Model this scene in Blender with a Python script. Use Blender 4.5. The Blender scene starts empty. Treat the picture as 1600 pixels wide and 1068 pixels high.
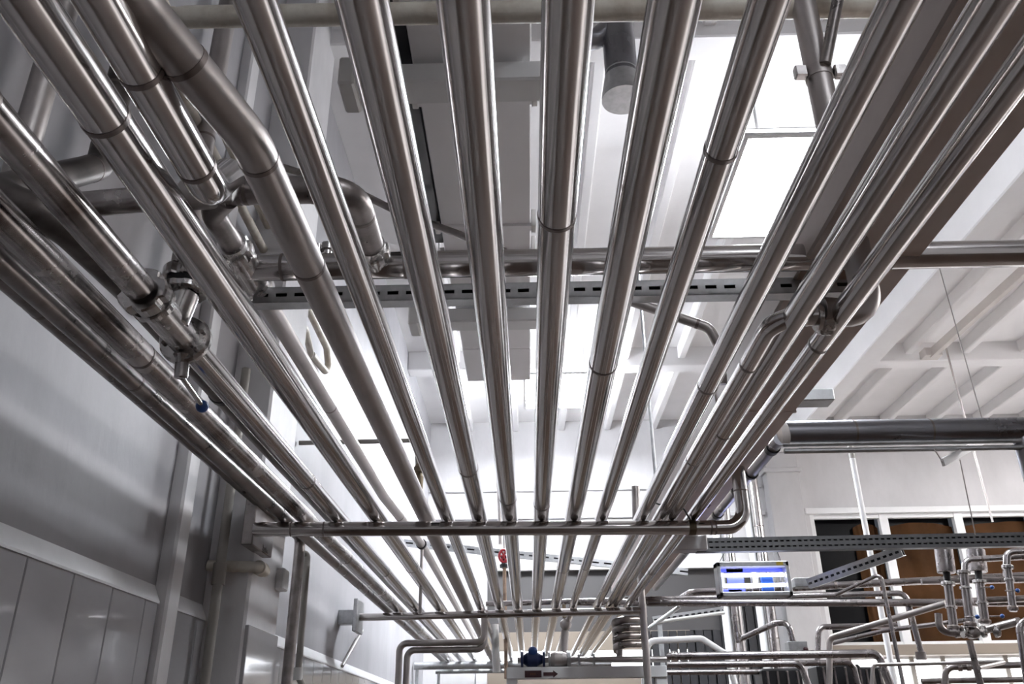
import bpy, bmesh, math, random
from mathutils import Vector, Matrix
random.seed(7)
sc = bpy.context.scene
COL = sc.collection
V = Vector
ZC = 1.65                     # eye height of the photographer

# ------------------------------------------------------------------ camera, world, exposure
F, CX, CY = 1322.0, 800.0, 534.0
def _axes(pitch, yaw, roll):
    p, y, r = (math.radians(a) for a in (pitch, yaw, roll))
    fw = V((math.sin(y)*math.cos(p), math.cos(y)*math.cos(p), math.sin(p)))
    rt = V((math.cos(y), -math.sin(y), 0)); up = rt.cross(fw)
    return math.cos(r)*rt - math.sin(r)*up, math.sin(r)*rt + math.cos(r)*up, fw
RT, UP, FW = _axes(25.12, -0.787, 0.688)
cam_d = bpy.data.cameras.new('camera'); cam = bpy.data.objects.new('camera', cam_d); COL.objects.link(cam)
cam_d.sensor_width = 36.0; cam_d.lens = F/1600*36; cam_d.clip_start = 0.05; cam_d.clip_end = 100
m3 = Matrix((RT, UP, -FW)).transposed()
cam.matrix_world = Matrix.Translation((0, 0, ZC)) @ m3.to_4x4()
sc.camera = cam
world = bpy.data.worlds.new('world'); sc.world = world; world.use_nodes = True
world.node_tree.nodes['Background'].inputs[0].default_value = (0.55, 0.6, 0.7, 1)
world.node_tree.nodes['Background'].inputs[1].default_value = 0.05
sc.view_settings.view_transform = 'Standard'; sc.view_settings.look = 'None'
sc.view_settings.exposure = 0.95; sc.view_settings.gamma = 1.0; sc.view_settings.use_curve_mapping = False
sc.cycles.max_bounces = 8; sc.cycles.glossy_bounces = 6; sc.cycles.diffuse_bounces = 5
sc.cycles.caustics_reflective = False; sc.cycles.caustics_refractive = False
sc.cycles.sample_clamp_indirect = 6.0
LAMP = 27.0                   # emission of the ceiling light panels
BAY = 25.0                    # emission of the fill panels added in the right bay

def at(px, py, X=None, Y=None, H=None):
    """the point seen at a pixel of the photograph, on a known plane (H is height above the eye)"""
    v = FW + RT*((px-CX)/F) + UP*((CY-py)/F)
    k = X/v.x if X is not None else (Y/v.y if Y is not None else H/v.z)
    return V((v.x*k, v.y*k, v.z*k + ZC))
def W(x, y, h): return V((x, y, h + ZC))

# ------------------------------------------------------------------ materials
MATS = {}
def mat(name, col, rough=0.5, metal=0.0, noise=0.0, nscale=6.0, bump=0.0, bscale=40.0, rvar=0.0, stretch=None, emit=None, spec=0.5, col2=None, coat=0.0):
    m = bpy.data.materials.new(name); m.use_nodes = True
    nt = m.node_tree; N = nt.nodes; L = nt.links
    b = N['Principled BSDF']
    b.inputs['Base Color'].default_value = (*col, 1); b.inputs['Roughness'].default_value = rough
    b.inputs['Metallic'].default_value = metal; b.inputs['Specular IOR Level'].default_value = spec
    b.inputs['Coat Weight'].default_value = coat
    if emit:
        b.inputs['Emission Color'].default_value = (*emit[0], 1); b.inputs['Emission Strength'].default_value = emit[1]
    if noise or rvar or bump:
        tc = N.new('ShaderNodeTexCoord'); mp = N.new('ShaderNodeMapping')
        L.new(tc.outputs['Object'], mp.inputs['Vector'])
        if stretch: mp.inputs['Scale'].default_value = stretch
        nz = N.new('ShaderNodeTexNoise'); nz.inputs['Scale'].default_value = nscale; nz.inputs['Detail'].default_value = 6; nz.inputs['Roughness'].default_value = 0.6
        L.new(mp.outputs[0], nz.inputs['Vector'])
        if noise:
            rp = N.new('ShaderNodeValToRGB'); c2 = col2 or tuple(c*(1-noise) for c in col)
            rp.color_ramp.elements[0].position = 0.32; rp.color_ramp.elements[1].position = 0.62
            rp.color_ramp.elements[0].color = (*c2, 1); rp.color_ramp.elements[1].color = (*col, 1)
            L.new(nz.outputs['Fac'], rp.inputs['Fac']); L.new(rp.outputs['Color'], b.inputs['Base Color'])
        if rvar:
            mr = N.new('ShaderNodeMapRange'); mr.inputs['From Min'].default_value = 0.3; mr.inputs['From Max'].default_value = 0.7
            mr.inputs['To Min'].default_value = max(0.02, rough-rvar); mr.inputs['To Max'].default_value = rough+rvar
            L.new(nz.outputs['Fac'], mr.inputs['Value']); L.new(mr.outputs[0], b.inputs['Roughness'])
        if bump:
            n2 = N.new('ShaderNodeTexNoise'); n2.inputs['Scale'].default_value = bscale; n2.inputs['Detail'].default_value = 4
            L.new(mp.outputs[0], n2.inputs['Vector'])
            bp = N.new('ShaderNodeBump'); bp.inputs['Strength'].default_value = bump; bp.inputs['Distance'].default_value = 0.01
            L.new(n2.outputs['Fac'], bp.inputs['Height']); L.new(bp.outputs[0], b.inputs['Normal'])
    MATS[name] = m
    return m
mat('steel', (0.60, 0.575, 0.565), 0.15, 1.0, noise=0.16, nscale=5, rvar=0.06, bump=0.035, bscale=6, stretch=(1, .25, 1))
mat('steel_matte', (0.46, 0.43, 0.415), 0.42, 1.0, noise=0.2, nscale=6, rvar=0.08)
mat('steel_dim', (0.36, 0.335, 0.335), 0.26, 1.0, noise=0.25, nscale=6, rvar=0.08)  # steel copy with a darkened colour, offsetting the right bay lamps
mat('steel_dark', (0.34, 0.31, 0.30), 0.34, 1.0, noise=0.5, nscale=9, rvar=0.12)
mat('steel_stained', (0.56, 0.53, 0.52), 0.24, 1.0, noise=0.75, nscale=4.2, rvar=0.1, col2=(0.09, 0.07, 0.06))
mat('grime', (0.20, 0.18, 0.17), 0.42, 1.0, noise=0.7, nscale=7, rvar=0.14, col2=(0.05, 0.042, 0.036))
mat('weld', (0.22, 0.19, 0.18), 0.45, 1.0)
mat('nut_steel', (0.62, 0.60, 0.59), 0.24, 1.0, noise=0.3, nscale=20, rvar=0.08)
mat('galvanized', (0.50, 0.51, 0.52), 0.42, 0.9, noise=0.22, nscale=30, rvar=0.1)
mat('tray_grey', (0.17, 0.175, 0.18), 0.45, 0.6, noise=0.15, nscale=20)
mat('duct_metal', (0.24, 0.24, 0.26), 0.32, 1.0, noise=0.2, nscale=5, rvar=0.08)
mat('wall_paint', (0.60, 0.59, 0.595), 0.62, noise=0.13, nscale=2.2, bump=0.25, bscale=14, stretch=(1, 1, .45))
mat('wall_paint_lit', (0.80, 0.79, 0.80), 0.6, noise=0.12, nscale=3, bump=0.25, bscale=16, stretch=(1, 1, .5))  # wall paint lightened in colour to replace light missing on the piers
mat('plaster', (0.43, 0.425, 0.445), 0.6, noise=0.16, nscale=2.2, bump=0.3, bscale=12, stretch=(1, 1, .45))
mat('ceiling_paint', (0.88, 0.87, 0.872), 0.8, noise=0.06, nscale=1.5, bump=0.12, bscale=18)
mat('beam_paint', (0.70, 0.66, 0.63), 0.7, noise=0.08, nscale=2.5, bump=0.1, bscale=25)
mat('box_paint', (0.84, 0.74, 0.69), 0.6, noise=0.1, nscale=4, bump=0.08, bscale=40)
mat('cream_paint', (0.76, 0.72, 0.63), 0.5, noise=0.18, nscale=9, bump=0.2, bscale=30, col2=(0.48, 0.42, 0.34))
mat('white_duct', (0.92, 0.91, 0.92), 0.55, noise=0.05, nscale=2)
mat('white_paint', (0.78, 0.78, 0.78), 0.45, noise=0.05, nscale=6)
mat('tile', (0.45, 0.445, 0.46), 0.1, noise=0.12, nscale=1.6, rvar=0.05, bump=0.03, bscale=2.5, stretch=(1, 1, 2.5), coat=0.3)
mat('joint', (0.16, 0.145, 0.13), 0.8)
mat('ledge', (0.80, 0.80, 0.81), 0.5, noise=0.08, nscale=6)
mat('floor', (0.05, 0.029, 0.019), 0.45, noise=0.3, nscale=3, rvar=0.1)
mat('floor_bounce', (0.74, 0.71, 0.69), 0.4, noise=0.1, nscale=2)
mat('plastic_grey', (0.34, 0.32, 0.29), 0.45, noise=0.1, nscale=8)
mat('plastic_white', (0.70, 0.69, 0.67), 0.4)
mat('black', (0.012, 0.012, 0.014), 0.45)
mat('dark_glass', (0.004, 0.004, 0.005), 0.35, spec=0.12)
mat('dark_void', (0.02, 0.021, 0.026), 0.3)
mat('blue', (0.015, 0.07, 0.27), 0.35)
mat('navy', (0.012, 0.025, 0.09), 0.35)
mat('red', (0.42, 0.02, 0.035), 0.4)
mat('dark_red', (0.035, 0.005, 0.007), 0.5)
mat('orange_ink', (0.09, 0.03, 0.012), 0.6)
mat('yellow', (0.62, 0.45, 0.05), 0.5)
mat('rust', (0.42, 0.30, 0.22), 0.7, 0.2, noise=0.5, nscale=14)
mat('grey_panel', (0.045, 0.042, 0.042), 0.6, noise=0.06, nscale=1.5)
mat('beige_panel', (0.20, 0.165, 0.13), 0.6, noise=0.06, nscale=2)
mat('strip_grey', (0.02, 0.02, 0.022), 0.45)
mat('curtain', (0.075, 0.033, 0.012), 0.7, noise=0.4, nscale=1.2, col2=(0.028, 0.012, 0.004), spec=0.08)
mat('brass_dark', (0.16, 0.13, 0.09), 0.45, 0.8)
mat('lamp_glow', (0.9, 0.92, 1.0), 0.5, emit=((0.90, 0.94, 1.0), LAMP))
mat('fill_behind', (0.9, 0.92, 1.0), 0.5, emit=((0.90, 0.94, 1.0), LAMP*.45))
mat('lamp_far', (0.9, 0.92, 1.0), 0.5, emit=((0.90, 0.94, 1.0), LAMP*3.8))
mat('bay_fill', (0.9, 0.92, 1.0), 0.5, emit=((1.0, 0.975, 0.965), BAY))
mat('top_fill', (0.9, 0.92, 1.0), 0.5, emit=((0.95, 0.96, 1.0), LAMP*.12))
mat('daylight', (0.9, 0.93, 1.0), 0.5, emit=((0.95, 0.97, 1.0), 2.2))
mat('uv_tube', (0.8, 0.82, 1.0), 0.4, emit=((0.72, 0.74, 1.0), 7.0))
mat('uv_blue', (0.08, 0.10, 0.55), 0.3, 0.0)

# ------------------------------------------------------------------ mesh helpers
OFF = {}                       # object -> world offset its mesh is measured from
def link(o): COL.objects.link(o); return o
def tag(o, label=None, cat=None, group=None, kind=None):
    if label: o['label'] = label
    if cat: o['category'] = cat
    if group: o['group'] = group
    if kind: o['kind'] = kind
    return o
def thing(name, base, label, cat, group=None):
    o = bpy.data.objects.new(name, None); o.location = base; o.empty_display_size = 0.05
    link(o); OFF[o.name] = V(base)
    return tag(o, label, cat, group)
def obj(name, bm, m, parent=None):
    me = bpy.data.meshes.new(name)
    if parent is not None: off = OFF[parent.name]
    else:
        lo = V((1e9,)*3); hi = V((-1e9,)*3)
        for v in bm.verts:
            for i in range(3): lo[i] = min(lo[i], v.co[i]); hi[i] = max(hi[i], v.co[i])
        off = V(((lo.x+hi.x)/2, (lo.y+hi.y)/2, lo.z))
    bmesh.ops.translate(bm, verts=bm.verts, vec=-off)
    bmesh.ops.recalc_face_normals(bm, faces=bm.faces)
    bm.to_mesh(me); bm.free()
    me.materials.append(MATS[m])
    o = bpy.data.objects.new(name, me); link(o)
    if parent is None: o.location = off
    else: o.parent = parent
    OFF[o.name] = off
    return o
def BM(): return bmesh.new()
def box(bm, a, b):
    a = V(a); b = V(b)
    lo = V((min(a.x, b.x), min(a.y, b.y), min(a.z, b.z))); hi = V((max(a.x, b.x), max(a.y, b.y), max(a.z, b.z)))
    vs = [bm.verts.new((x, y, z)) for x in (lo.x, hi.x) for y in (lo.y, hi.y) for z in (lo.z, hi.z)]
    for f in ((0, 1, 3, 2), (4, 6, 7, 5), (0, 4, 5, 1), (2, 3, 7, 6), (0, 2, 6, 4), (1, 5, 7, 3)):
        bm.faces.new([vs[i] for i in f])
    return bm
def bbox(a, b, bev=0.004):
    bm = box(BM(), a, b)
    if bev: bmesh.ops.bevel(bm, geom=list(bm.edges), offset=bev, segments=1, affect='EDGES')
    return bm
def bar(bm, p, q, w, h, up=(0, 0, 1)):
    """rectangular bar from p to q"""
    p, q = V(p), V(q); d = (q-p).normalized(); up = V(up)
    s = d.cross(up)
    if s.length < 1e-4: s = d.cross(V((1, 0, 0)))
    s.normalize(); u = s.cross(d).normalized()
    vs = []
    for c in (p, q):
        for a, b in ((-1, -1), (1, -1), (1, 1), (-1, 1)): vs.append(bm.verts.new(c + s*(a*w/2) + u*(b*h/2)))
    for f in ((0, 1, 2, 3), (7, 6, 5, 4), (0, 4, 5, 1), (1, 5, 6, 2), (2, 6, 7, 3), (3, 7, 4, 0)): bm.faces.new([vs[i] for i in f])
    return bm
def fillet(pts, R, n=8):
    pts = [V(p) for p in pts]; out = [pts[0]]
    for i in range(1, len(pts)-1):
        a, b, c = pts[i-1], pts[i], pts[i+1]
        d1 = (a-b); d2 = (c-b); l1, l2 = d1.length, d2.length; d1.normalize(); d2.normalize()
        ang = d1.angle(d2)
        if ang > math.pi-0.02: out.append(b); continue
        t = min(R/math.tan(ang/2), l1*0.49, l2*0.49); rr = t*math.tan(ang/2)
        ctr = b + (d1+d2).normalized()*(rr/math.sin(ang/2))
        s, e = b+d1*t - ctr, b+d2*t - ctr
        tot = s.angle(e); ax = s.cross(e).normalized()
        for k in range(n+1): out.append(ctr + Matrix.Rotation(tot*k/n, 3, ax) @ s)
    out.append(pts[-1]); return out
def sweep(bm, path, r, seg=24, caps=True):
    path = [V(p) for p in path]
    n = len(path); T = []
    for i in range(n):
        t = (path[min(i+1, n-1)] - path[max(i-1, 0)]); T.append(t.normalized())
    u = T[0].cross(V((0.31, 0.2, 0.93)));  u = u.normalized() if u.length > 1e-3 else V((1, 0, 0))
    rings = []
    for i in range(n):
        if i:
            u = u - T[i]*u.dot(T[i]); u.normalize()
        w = T[i].cross(u); rad = r[i] if isinstance(r, (list, tuple)) else r
        rings.append([bm.verts.new(path[i] + (u*math.cos(2*math.pi*k/seg) + w*math.sin(2*math.pi*k/seg))*rad) for k in range(seg)])
    for a, b in zip(rings, rings[1:]):
        for k in range(seg):
            f = bm.faces.new((a[k], a[(k+1) % seg], b[(k+1) % seg], b[k])); f.smooth = True
    if caps:
        for ring in (rings[0], rings[-1]):
            bm.faces.new([bm.verts.new(v.co) for v in ring])
    return bm
def cyl(p, q, r, r2=None, seg=24): return sweep(BM(), [p, q], [r, r if r2 is None else r2], seg)
def lathe(p, axis, prof, seg=24):
    """prof: list of (distance along axis, radius)"""
    p = V(p); ax = V(axis).normalized(); bm = BM()
    for (d0, r0), (d1, r1) in zip(prof, prof[1:]): sweep(bm, [p+ax*d0, p+ax*(d1 if abs(d1-d0) > 1e-5 else d0+1e-4)], [r0, r1], seg, caps=False)
    for d, r in (prof[0], prof[-1]): sweep(bm, [p+ax*d, p+ax*(d+1e-4)], r, seg, caps=True)
    return bm
def nut(p, axis, r, ln, notches=5, depth=0.18):
    """slotted round union nut"""
    p = V(p); ax = V(axis).normalized(); bm = BM()
    u = ax.orthogonal().normalized(); w = ax.cross(u); N = 40; rings = []
    for d in (-ln/2, -ln/2+ln*.15, ln/2-ln*.15, ln/2):
        ring = []
        for k in range(N):
            rr = r*(1-depth) if (k % (N//notches)) < 2 else r
            if abs(d) > ln*.45: rr *= 0.94
            a = 2*math.pi*k/N; ring.append(bm.verts.new(p+ax*d+(u*math.cos(a)+w*math.sin(a))*rr))
        rings.append(ring)
    for a, b in zip(rings, rings[1:]):
        for k in range(N): bm.faces.new((a[k], a[(k+1) % N], b[(k+1) % N], b[k]))
    bm.faces.new(rings[0]); bm.faces.new(rings[-1])
    return bm
def ball(c, r, sx=1.0):
    bm = BM(); bmesh.ops.create_uvsphere(bm, u_segments=16, v_segments=10, radius=r)
    for f in bm.faces: f.smooth = True
    bmesh.ops.translate(bm, verts=bm.verts, vec=V(c)); return bm
def along(path, s):
    """point and direction at distance s along a path (negative: from the end)"""
    path = [V(p) for p in path]; ls = [(b-a).length for a, b in zip(path, path[1:])]
    if s < 0: s += sum(ls)
    for (a, b), l in zip(zip(path, path[1:]), ls):
        if s <= l: return a + (b-a)*(s/l), (b-a).normalized()
        s -= l
    return path[-1], (path[-1]-path[-2]).normalized()
def pipe(name, label, cat, pts, r, m='steel', R=None, bands=(), group=None, seg=24, band_m='weld', bw=0.005, bk=1.03, flat_parts=()):
    """one pipe as one thing: a swept tube and the weld bands or sleeves on it"""
    path = fillet(pts, R or r*2.6)
    if not bands and not flat_parts:
        return tag(obj(name, sweep(BM(), path, r, seg), m), label, cat, group)
    t = thing(name, path[0], label, cat, group)
    obj('tube', sweep(BM(), path, r, seg), m, t)
    for s in bands:
        s, w, k, bmn, nm = (s, bw, bk, band_m, 'weld_band') if not isinstance(s, tuple) else s
        p, d = along(path, s); obj(nm, cyl(p-d*w, p+d*w, r*k, seg=seg), bmn, t)
    return t
def channel(name, label, p, q, w, d, period=0.05, m='galvanized', rows=1, group=None, face=(0, -1, 0), cat='channel'):
    """slotted steel channel: a pierced web towards `face` and two plain flanges"""
    p, q = V(p), V(q); t = thing(name, p, label, cat, group)
    L = (q-p).length; ax = (q-p).normalized(); fa = V(face); fa = (fa-ax*fa.dot(ax)).normalized(); up = fa.cross(ax).normalized()
    if up.z < 0: up = -up
    bm = BM(); th = 0.003
    def slab(s0, s1, u0, u1):
        a = [p+ax*s+up*u+fa*k for s in (s0, s1) for u in (u0, u1) for k in (0, -th)]
        vs = [bm.verts.new(x) for x in a]
        for f in ((0, 1, 3, 2), (4, 6, 7, 5), (0, 4, 5, 1), (2, 3, 7, 6), (0, 2, 6, 4), (1, 5, 7, 3)): bm.faces.new([vs[i] for i in f])
    sh = w*0.24 if rows == 1 else w*0.12
    cs = [0.0] if rows == 1 else [-w*.2, w*.2]
    edges = [-w/2]
    for c in cs: edges += [c-sh/2, c+sh/2]
    edges.append(w/2)
    for i in range(0, len(edges), 2): slab(0, L, edges[i], edges[i+1])
    n = int(L/period)
    for c in cs:
        for k in range(n+1):
            s0 = k*period - period*.2; s1 = k*period + period*.2
            slab(max(s0, 0), min(s1, L), c-sh/2, c+sh/2)
    obj('slotted_web', bm, m, t)
    bm = BM(); bar(bm, p-fa*d*.8, q-fa*d*.8, th, w*.94, up=up); obj('backing', bm, 'dark_void', t)
    for s in (-1, 1):
        bm = BM(); c = up*(s*w/2)
        bar(bm, p+c-fa*d/2, q+c-fa*d/2, d, th, up=up); obj('flange', bm, m, t)
    return t

# ------------------------------------------------------------------ the hall
XW, YB, XR, YF, HC = -1.40, 12.0, 9.2, -4.0, 4.30
def struct(name, bm, m, parent=None):
    o = obj(name, bm, m, parent)
    if parent is None: o['kind'] = 'structure'
    return o
struct('floor', box(BM(), (XW-.3, YF-.3, -0.1), (XR+.3, YB+.3, 0)), 'floor')
struct('floor_bounce_bay', box(BM(), (3.9, 6.3, -0.02), (XR, YB, 0.012)), 'floor_bounce')  # pale unseen slab added to bounce light onto the right bay ceiling
ceil = struct('ceiling', box(BM(), (XW-.3, YF-.3, HC+ZC), (XR+.3, YB+.3, HC+ZC+.2)), 'ceiling_paint')
for k in range(16):
    x = -0.81 + .684*k
    if 3.5 < x < 4.0: continue
    struct('ceiling_rib', bbox((x-.045, YF, HC+ZC-.15), (x+.045, YB, HC+ZC+.02), .012), 'ceiling_paint', ceil)
for y in (-1.2, 4.1, 9.4):
    struct('cross_beam', bbox((XW, y, HC+ZC-.24), (XR, y+.22, HC+ZC+.02), .01), 'ceiling_paint', ceil)
struct('girder', bbox((3.66, YF, 3.70+ZC), (3.92, YB, HC+ZC+.02), .012), 'ceiling_paint', ceil)
wl = struct('wall_left', box(BM(), (XW-.3, YF-.3, 0), (XW, YB+.3, HC+ZC)), 'plaster')
# back wall with the openings left free
def holed_wall(x0, x1, z0, z1, y0, y1, holes):
    xs = sorted({x0, x1, *[h[0] for h in holes], *[h[1] for h in holes]}); zs = sorted({z0, z1, *[h[2] for h in holes], *[h[3] for h in holes]})
    bm = BM()
    for a, b in zip(xs, xs[1:]):
        for c, d in zip(zs, zs[1:]):
            mx, mz = (a+b)/2, (c+d)/2
            if any(h[0] < mx < h[1] and h[2] < mz < h[3] for h in holes): continue
            box(bm, (a, y0, c), (b, y1, d))
    bmesh.ops.remove_doubles(bm, verts=bm.verts, dist=1e-5)
    return bm
WX0, WX1, WZ0, WZ1 = 4.03, 7.95, 1.06+ZC, 2.85+ZC          # high windows with the brown curtain
DX0, DX1, DZ1 = -0.60, 3.30, 2.12+ZC                          # wide doorway
LX0, LX1, LZ0, LZ1 = 4.25, 7.95, 0.0+ZC, 0.95+ZC             # daylight windows below
wb = struct('wall_back', holed_wall(XW, XR, 0, HC+ZC, YB, YB+.3, [(WX0, WX1, WZ0, WZ1), (DX0, DX1, 0, DZ1), (LX0, LX1, LZ0, LZ1)]), 'wall_paint')
for h, d in ((3.26, .05), (2.86, .05)):
    struct('wall_ledge', bbox((XW, YB-d, h+ZC-.03), (3.4, YB+.01, h+ZC+.03), .008), 'wall_paint', wb)
struct('wall_pier', bbox((3.44, YB-.22, 0), (3.90, YB+.01, 3.70+ZC), .01), 'wall_paint', wb)
struct('pier_collar', bbox((3.40, YB-.26, 3.40+ZC), (3.94, YB+.01, 3.46+ZC), .008), 'wall_paint', wb)
struct('window_sill', bbox((3.95, YB-.25, 0.93+ZC), (XR, YB+.02, 1.06+ZC), .01), 'beige_panel', wb)
# left wall: pier, corner strip, glazed panels under a plaster ledge
struct('wall_pier', bbox((XW-.01, 3.76, 0), (-1.205, 4.24, HC+ZC), .012), 'wall_paint_lit', wl)
struct('wall_pier', bbox((XW-.01, 3.255, 0), (-1.345, 3.37, HC+ZC), .01), 'wall_paint_lit', wl)
TH = 0.475 + ZC
y = 0.5; k = 0
y = 2.346 - 0.264*16
pm = None
while y < 11.9:
    y1 = y+0.264
    spans = [(y, y1)]
    for c, d in ((3.252, 3.373), (3.757, 4.243)):
        spans = [q for p_ in spans for q in ((p_[0], min(p_[1], c)), (max(p_[0], d), p_[1])) if q[1]-q[0] > .02]
    for c, d in spans: obj('wall_panel', bbox((XW-.005, c+.002, .05), (XW+.022, d-.002, TH), .003), 'tile', wl)
    y = y1
for a, b in ((YF, 3.25), (3.375, 3.755), (4.245, YB)):
    bm = BM()                                                    # sloping plaster ledge on top of the panels
    vs = [bm.verts.new(c) for yy in (a, b) for c in ((XW-.01, yy, TH+.085), (XW+.027, yy, TH+.004), (XW+.027, yy, TH-.004), (XW-.01, yy, TH-.004))]
    for f in ((0, 1, 5, 4), (1, 2, 6, 5), (2, 3, 7, 6), (0, 4, 7, 3), (0, 3, 2, 1), (4, 5, 6, 7)): bm.faces.new([vs[i] for i in f])
    obj('plaster_ledge', bm, 'ledge', wl)
obj('panel_joint_backing', box(BM(), (XW-.004, YF, .05), (XW+.012, YB, TH-.002)), 'joint', wl)
struct('pier_panel', bbox((-1.21, 3.77, .05), (-1.19, 4.23, TH-.02), .003), 'tile', wl)

struct('wall_right', box(BM(), (XR, YF-.3, 0), (XR+.3, YB+.3, HC+ZC)), 'wall_paint')
struct('wall_front', box(BM(), (XW, YF-.3, 0), (XR, YF, HC+ZC)), 'wall_paint')
# windows
w1 = struct('window_1', box(BM(), (WX0, YB+.02, WZ1-.07), (WX1, YB+.1, WZ1)), 'white_paint')
OFF[w1.name] = V(w1.location)
def wpart(name, a, b, m, par): return obj(name, bbox(a, b, .004), m, par)
wpart('head_moulding', (WX0-.06, YB-.05, WZ1-.01), (WX1+.3, YB+.03, WZ1+.07), 'white_paint', w1)
wpart('sill_rail', (WX0, YB+.02, WZ0), (WX1, YB+.1, WZ0+.06), 'white_paint', w1)
xs = [WX0, 5.07, 6.12, 7.2, WX1]
for x in xs: wpart('mullion', (x-.06, YB+.01, WZ0), (x+.06, YB+.1, WZ1), 'white_paint', w1)
for a, b in zip(xs, xs[1:]): wpart('pane', (a+.06, YB+.2, WZ0), (b-.06, YB+.206, WZ1), 'dark_glass', w1)
def curtain(x0, x1, label, seed):
    rnd = random.Random(seed); bm = BM(); nx, nz = 60, 22; ph = [rnd.uniform(0, 6.28) for _ in range(4)]
    g = []
    for j in range(nz+1):
        row = []
        for i in range(nx+1):
            u, v = i/nx, j/nz
            x = x0+(x1-x0)*u
            sag = 0.16*math.sin(math.pi*u)*(v) - .1*v
            q = (1-v)*5.5+(u-.45)**2*9; dy = .03*math.sin(q*2.1+ph[0])*(1-.5*v)+.022*math.sin(u*(x1-x0)*15+ph[1]+1.5*math.sin(v*2+ph[2]))+.008*math.sin(u*31+v*7+ph[3])
            row.append(bm.verts.new((x, YB+.15+dy*.6, WZ0+.02+(WZ1-WZ0-.16+sag*.4)*v)))
        g.append(row)
    for a, b in zip(g, g[1:]):
        for i in range(nx):
            f = bm.faces.new((a[i], a[i+1], b[i+1], b[i])); f.smooth = True
    return tag(obj('curtain', bm, 'curtain'), label, 'curtain', 'brown curtains in the high window')
curtain(4.66, 5.02, 'narrow brown curtain edge beside the black left pane of the high window', 3)
curtain(5.12, 6.07, 'brown draped curtain filling the middle pane of the high window', 5)
curtain(6.17, 7.9, 'brown draped curtain in the right panes of the high window', 8)
w2 = struct('window_2', box(BM(), (LX0, YB+.02, LZ1-.05), (LX1, YB+.1, LZ1)), 'white_paint')
OFF[w2.name] = V(w2.location)
nx = 9
for i in range(nx+1):
    x = LX0+(LX1-LX0)*i/nx; wpart('mullion', (x-.03, YB+.01, LZ0), (x+.03, YB+.1, LZ1), 'plastic_grey', w2)
for i in range(nx):
    a = LX0+(LX1-LX0)*i/nx; b = LX0+(LX1-LX0)*(i+1)/nx
    wpart('pane', (a+.03, YB+.05, LZ0), (b-.03, YB+.06, LZ1), 'daylight', w2)
# wide doorway: grey lintel panel, beige band, daylight strip, dark strip curtain
d1 = struct('door_1', box(BM(), (DX0, YB+.1, 1.31+ZC), (DX1, YB+.2, DZ1)), 'grey_panel')
OFF[d1.name] = V(d1.location)
wpart('beige_band', (DX0, YB+.08, 1.07+ZC), (2.2, YB+.2, 1.31+ZC), 'beige_panel', d1)
wpart('daylight_pane', (DX0, YB+.14, .84+ZC), (2.2, YB+.2, 1.07+ZC), 'daylight', d1)
wpart('door_leaf', (DX0, YB+.1, 0), (2.2, YB+.2, .84+ZC), 'beige_panel', d1)
wpart('jamb', (DX0-.1, YB-.02, 0), (DX0+.05, YB+.2, DZ1), 'wall_paint', d1)
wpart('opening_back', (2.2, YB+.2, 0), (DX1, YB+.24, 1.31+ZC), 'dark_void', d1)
sct = thing('strip_curtain', (2.2, YB+.05, 0), 'dark grey hanging strip curtain at the right end of the doorway', 'curtain')
for i in range(15):
    x = 1.55+i*.118
    obj('strip', bbox((x, YB+.03+(i % 2)*.02, .3), (x+.104, YB+.05+(i % 2)*.02, 1.82+ZC if x > 2.55 else 1.30+ZC), .003), 'strip_grey', sct)

# ------------------------------------------------------------------ ceiling light panels, seen and added
def panel_light(x0, x1, y0, y1, label, H=HC-.45, mt='lamp_glow'):
    z = H+ZC
    t = thing('ceiling_light', ((x0+x1)/2, (y0+y1)/2, z), label, 'ceiling light', 'luminous ceiling panels')
    obj('diffuser', bbox((x0, y0, z), (x1, y1, z+.055), .006), mt, t)
    obj('top_cover', bbox((x0-.004, y0-.004, z+.056), (x1+.004, y1+.004, z+.07), .003), 'white_paint', t)
    if H < HC-.2: obj('top_fill_glow', box(BM(), (x0+.03, y0+.03, z+.071), (x1-.03, y1-.03, z+.076)), 'top_fill', t)  # glowing sheet added to brighten the ceiling above the lamp
    bm = BM()
    for a, b in (((x0-.03, y0-.03), (x1+.03, y0-.001)), ((x0-.03, y1+.001), (x1+.03, y1+.03)), ((x0-.03, y0), (x0-.001, y1)), ((x1+.001, y0), (x1+.03, y1))):
        box(bm, (a[0], a[1], z-.012), (b[0], b[1], z+.012))
    obj('frame', bm, 'white_paint', t)
    for x in (x0+.1, x1-.1):
        for y in (y0+.1, y1-.1): obj('hanger', cyl((x, y, z+.10), (x, y, HC+ZC-.0), .01, seg=8), 'white_paint', t)
panel_light(1.44, 2.13, 4.29, 5.44, 'bright ceiling light panel glaring behind the pipes at upper right', H=3.4)
panel_light(0.03, 0.82, 9.1, 10.2, 'smaller looking far ceiling light panel near the back wall', mt='lamp_far')
panel_light(1.74, 2.64, -2.4, -1.2, 'added unseen fill panel above and behind the viewpoint over the pipe rack', H=3.4, mt='fill_behind')  # fill light added out of view
for i, (y, lab) in enumerate(((4.6, 'first'), (6.4, 'second'), (8.2, 'third'))):
    panel_light(8.1, 9.0, y, y+1.5, lab + ' of three added unseen fill panels along the right wall', H=HC-.17, mt='bay_fill')  # added out of view to brighten the right bay

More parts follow.
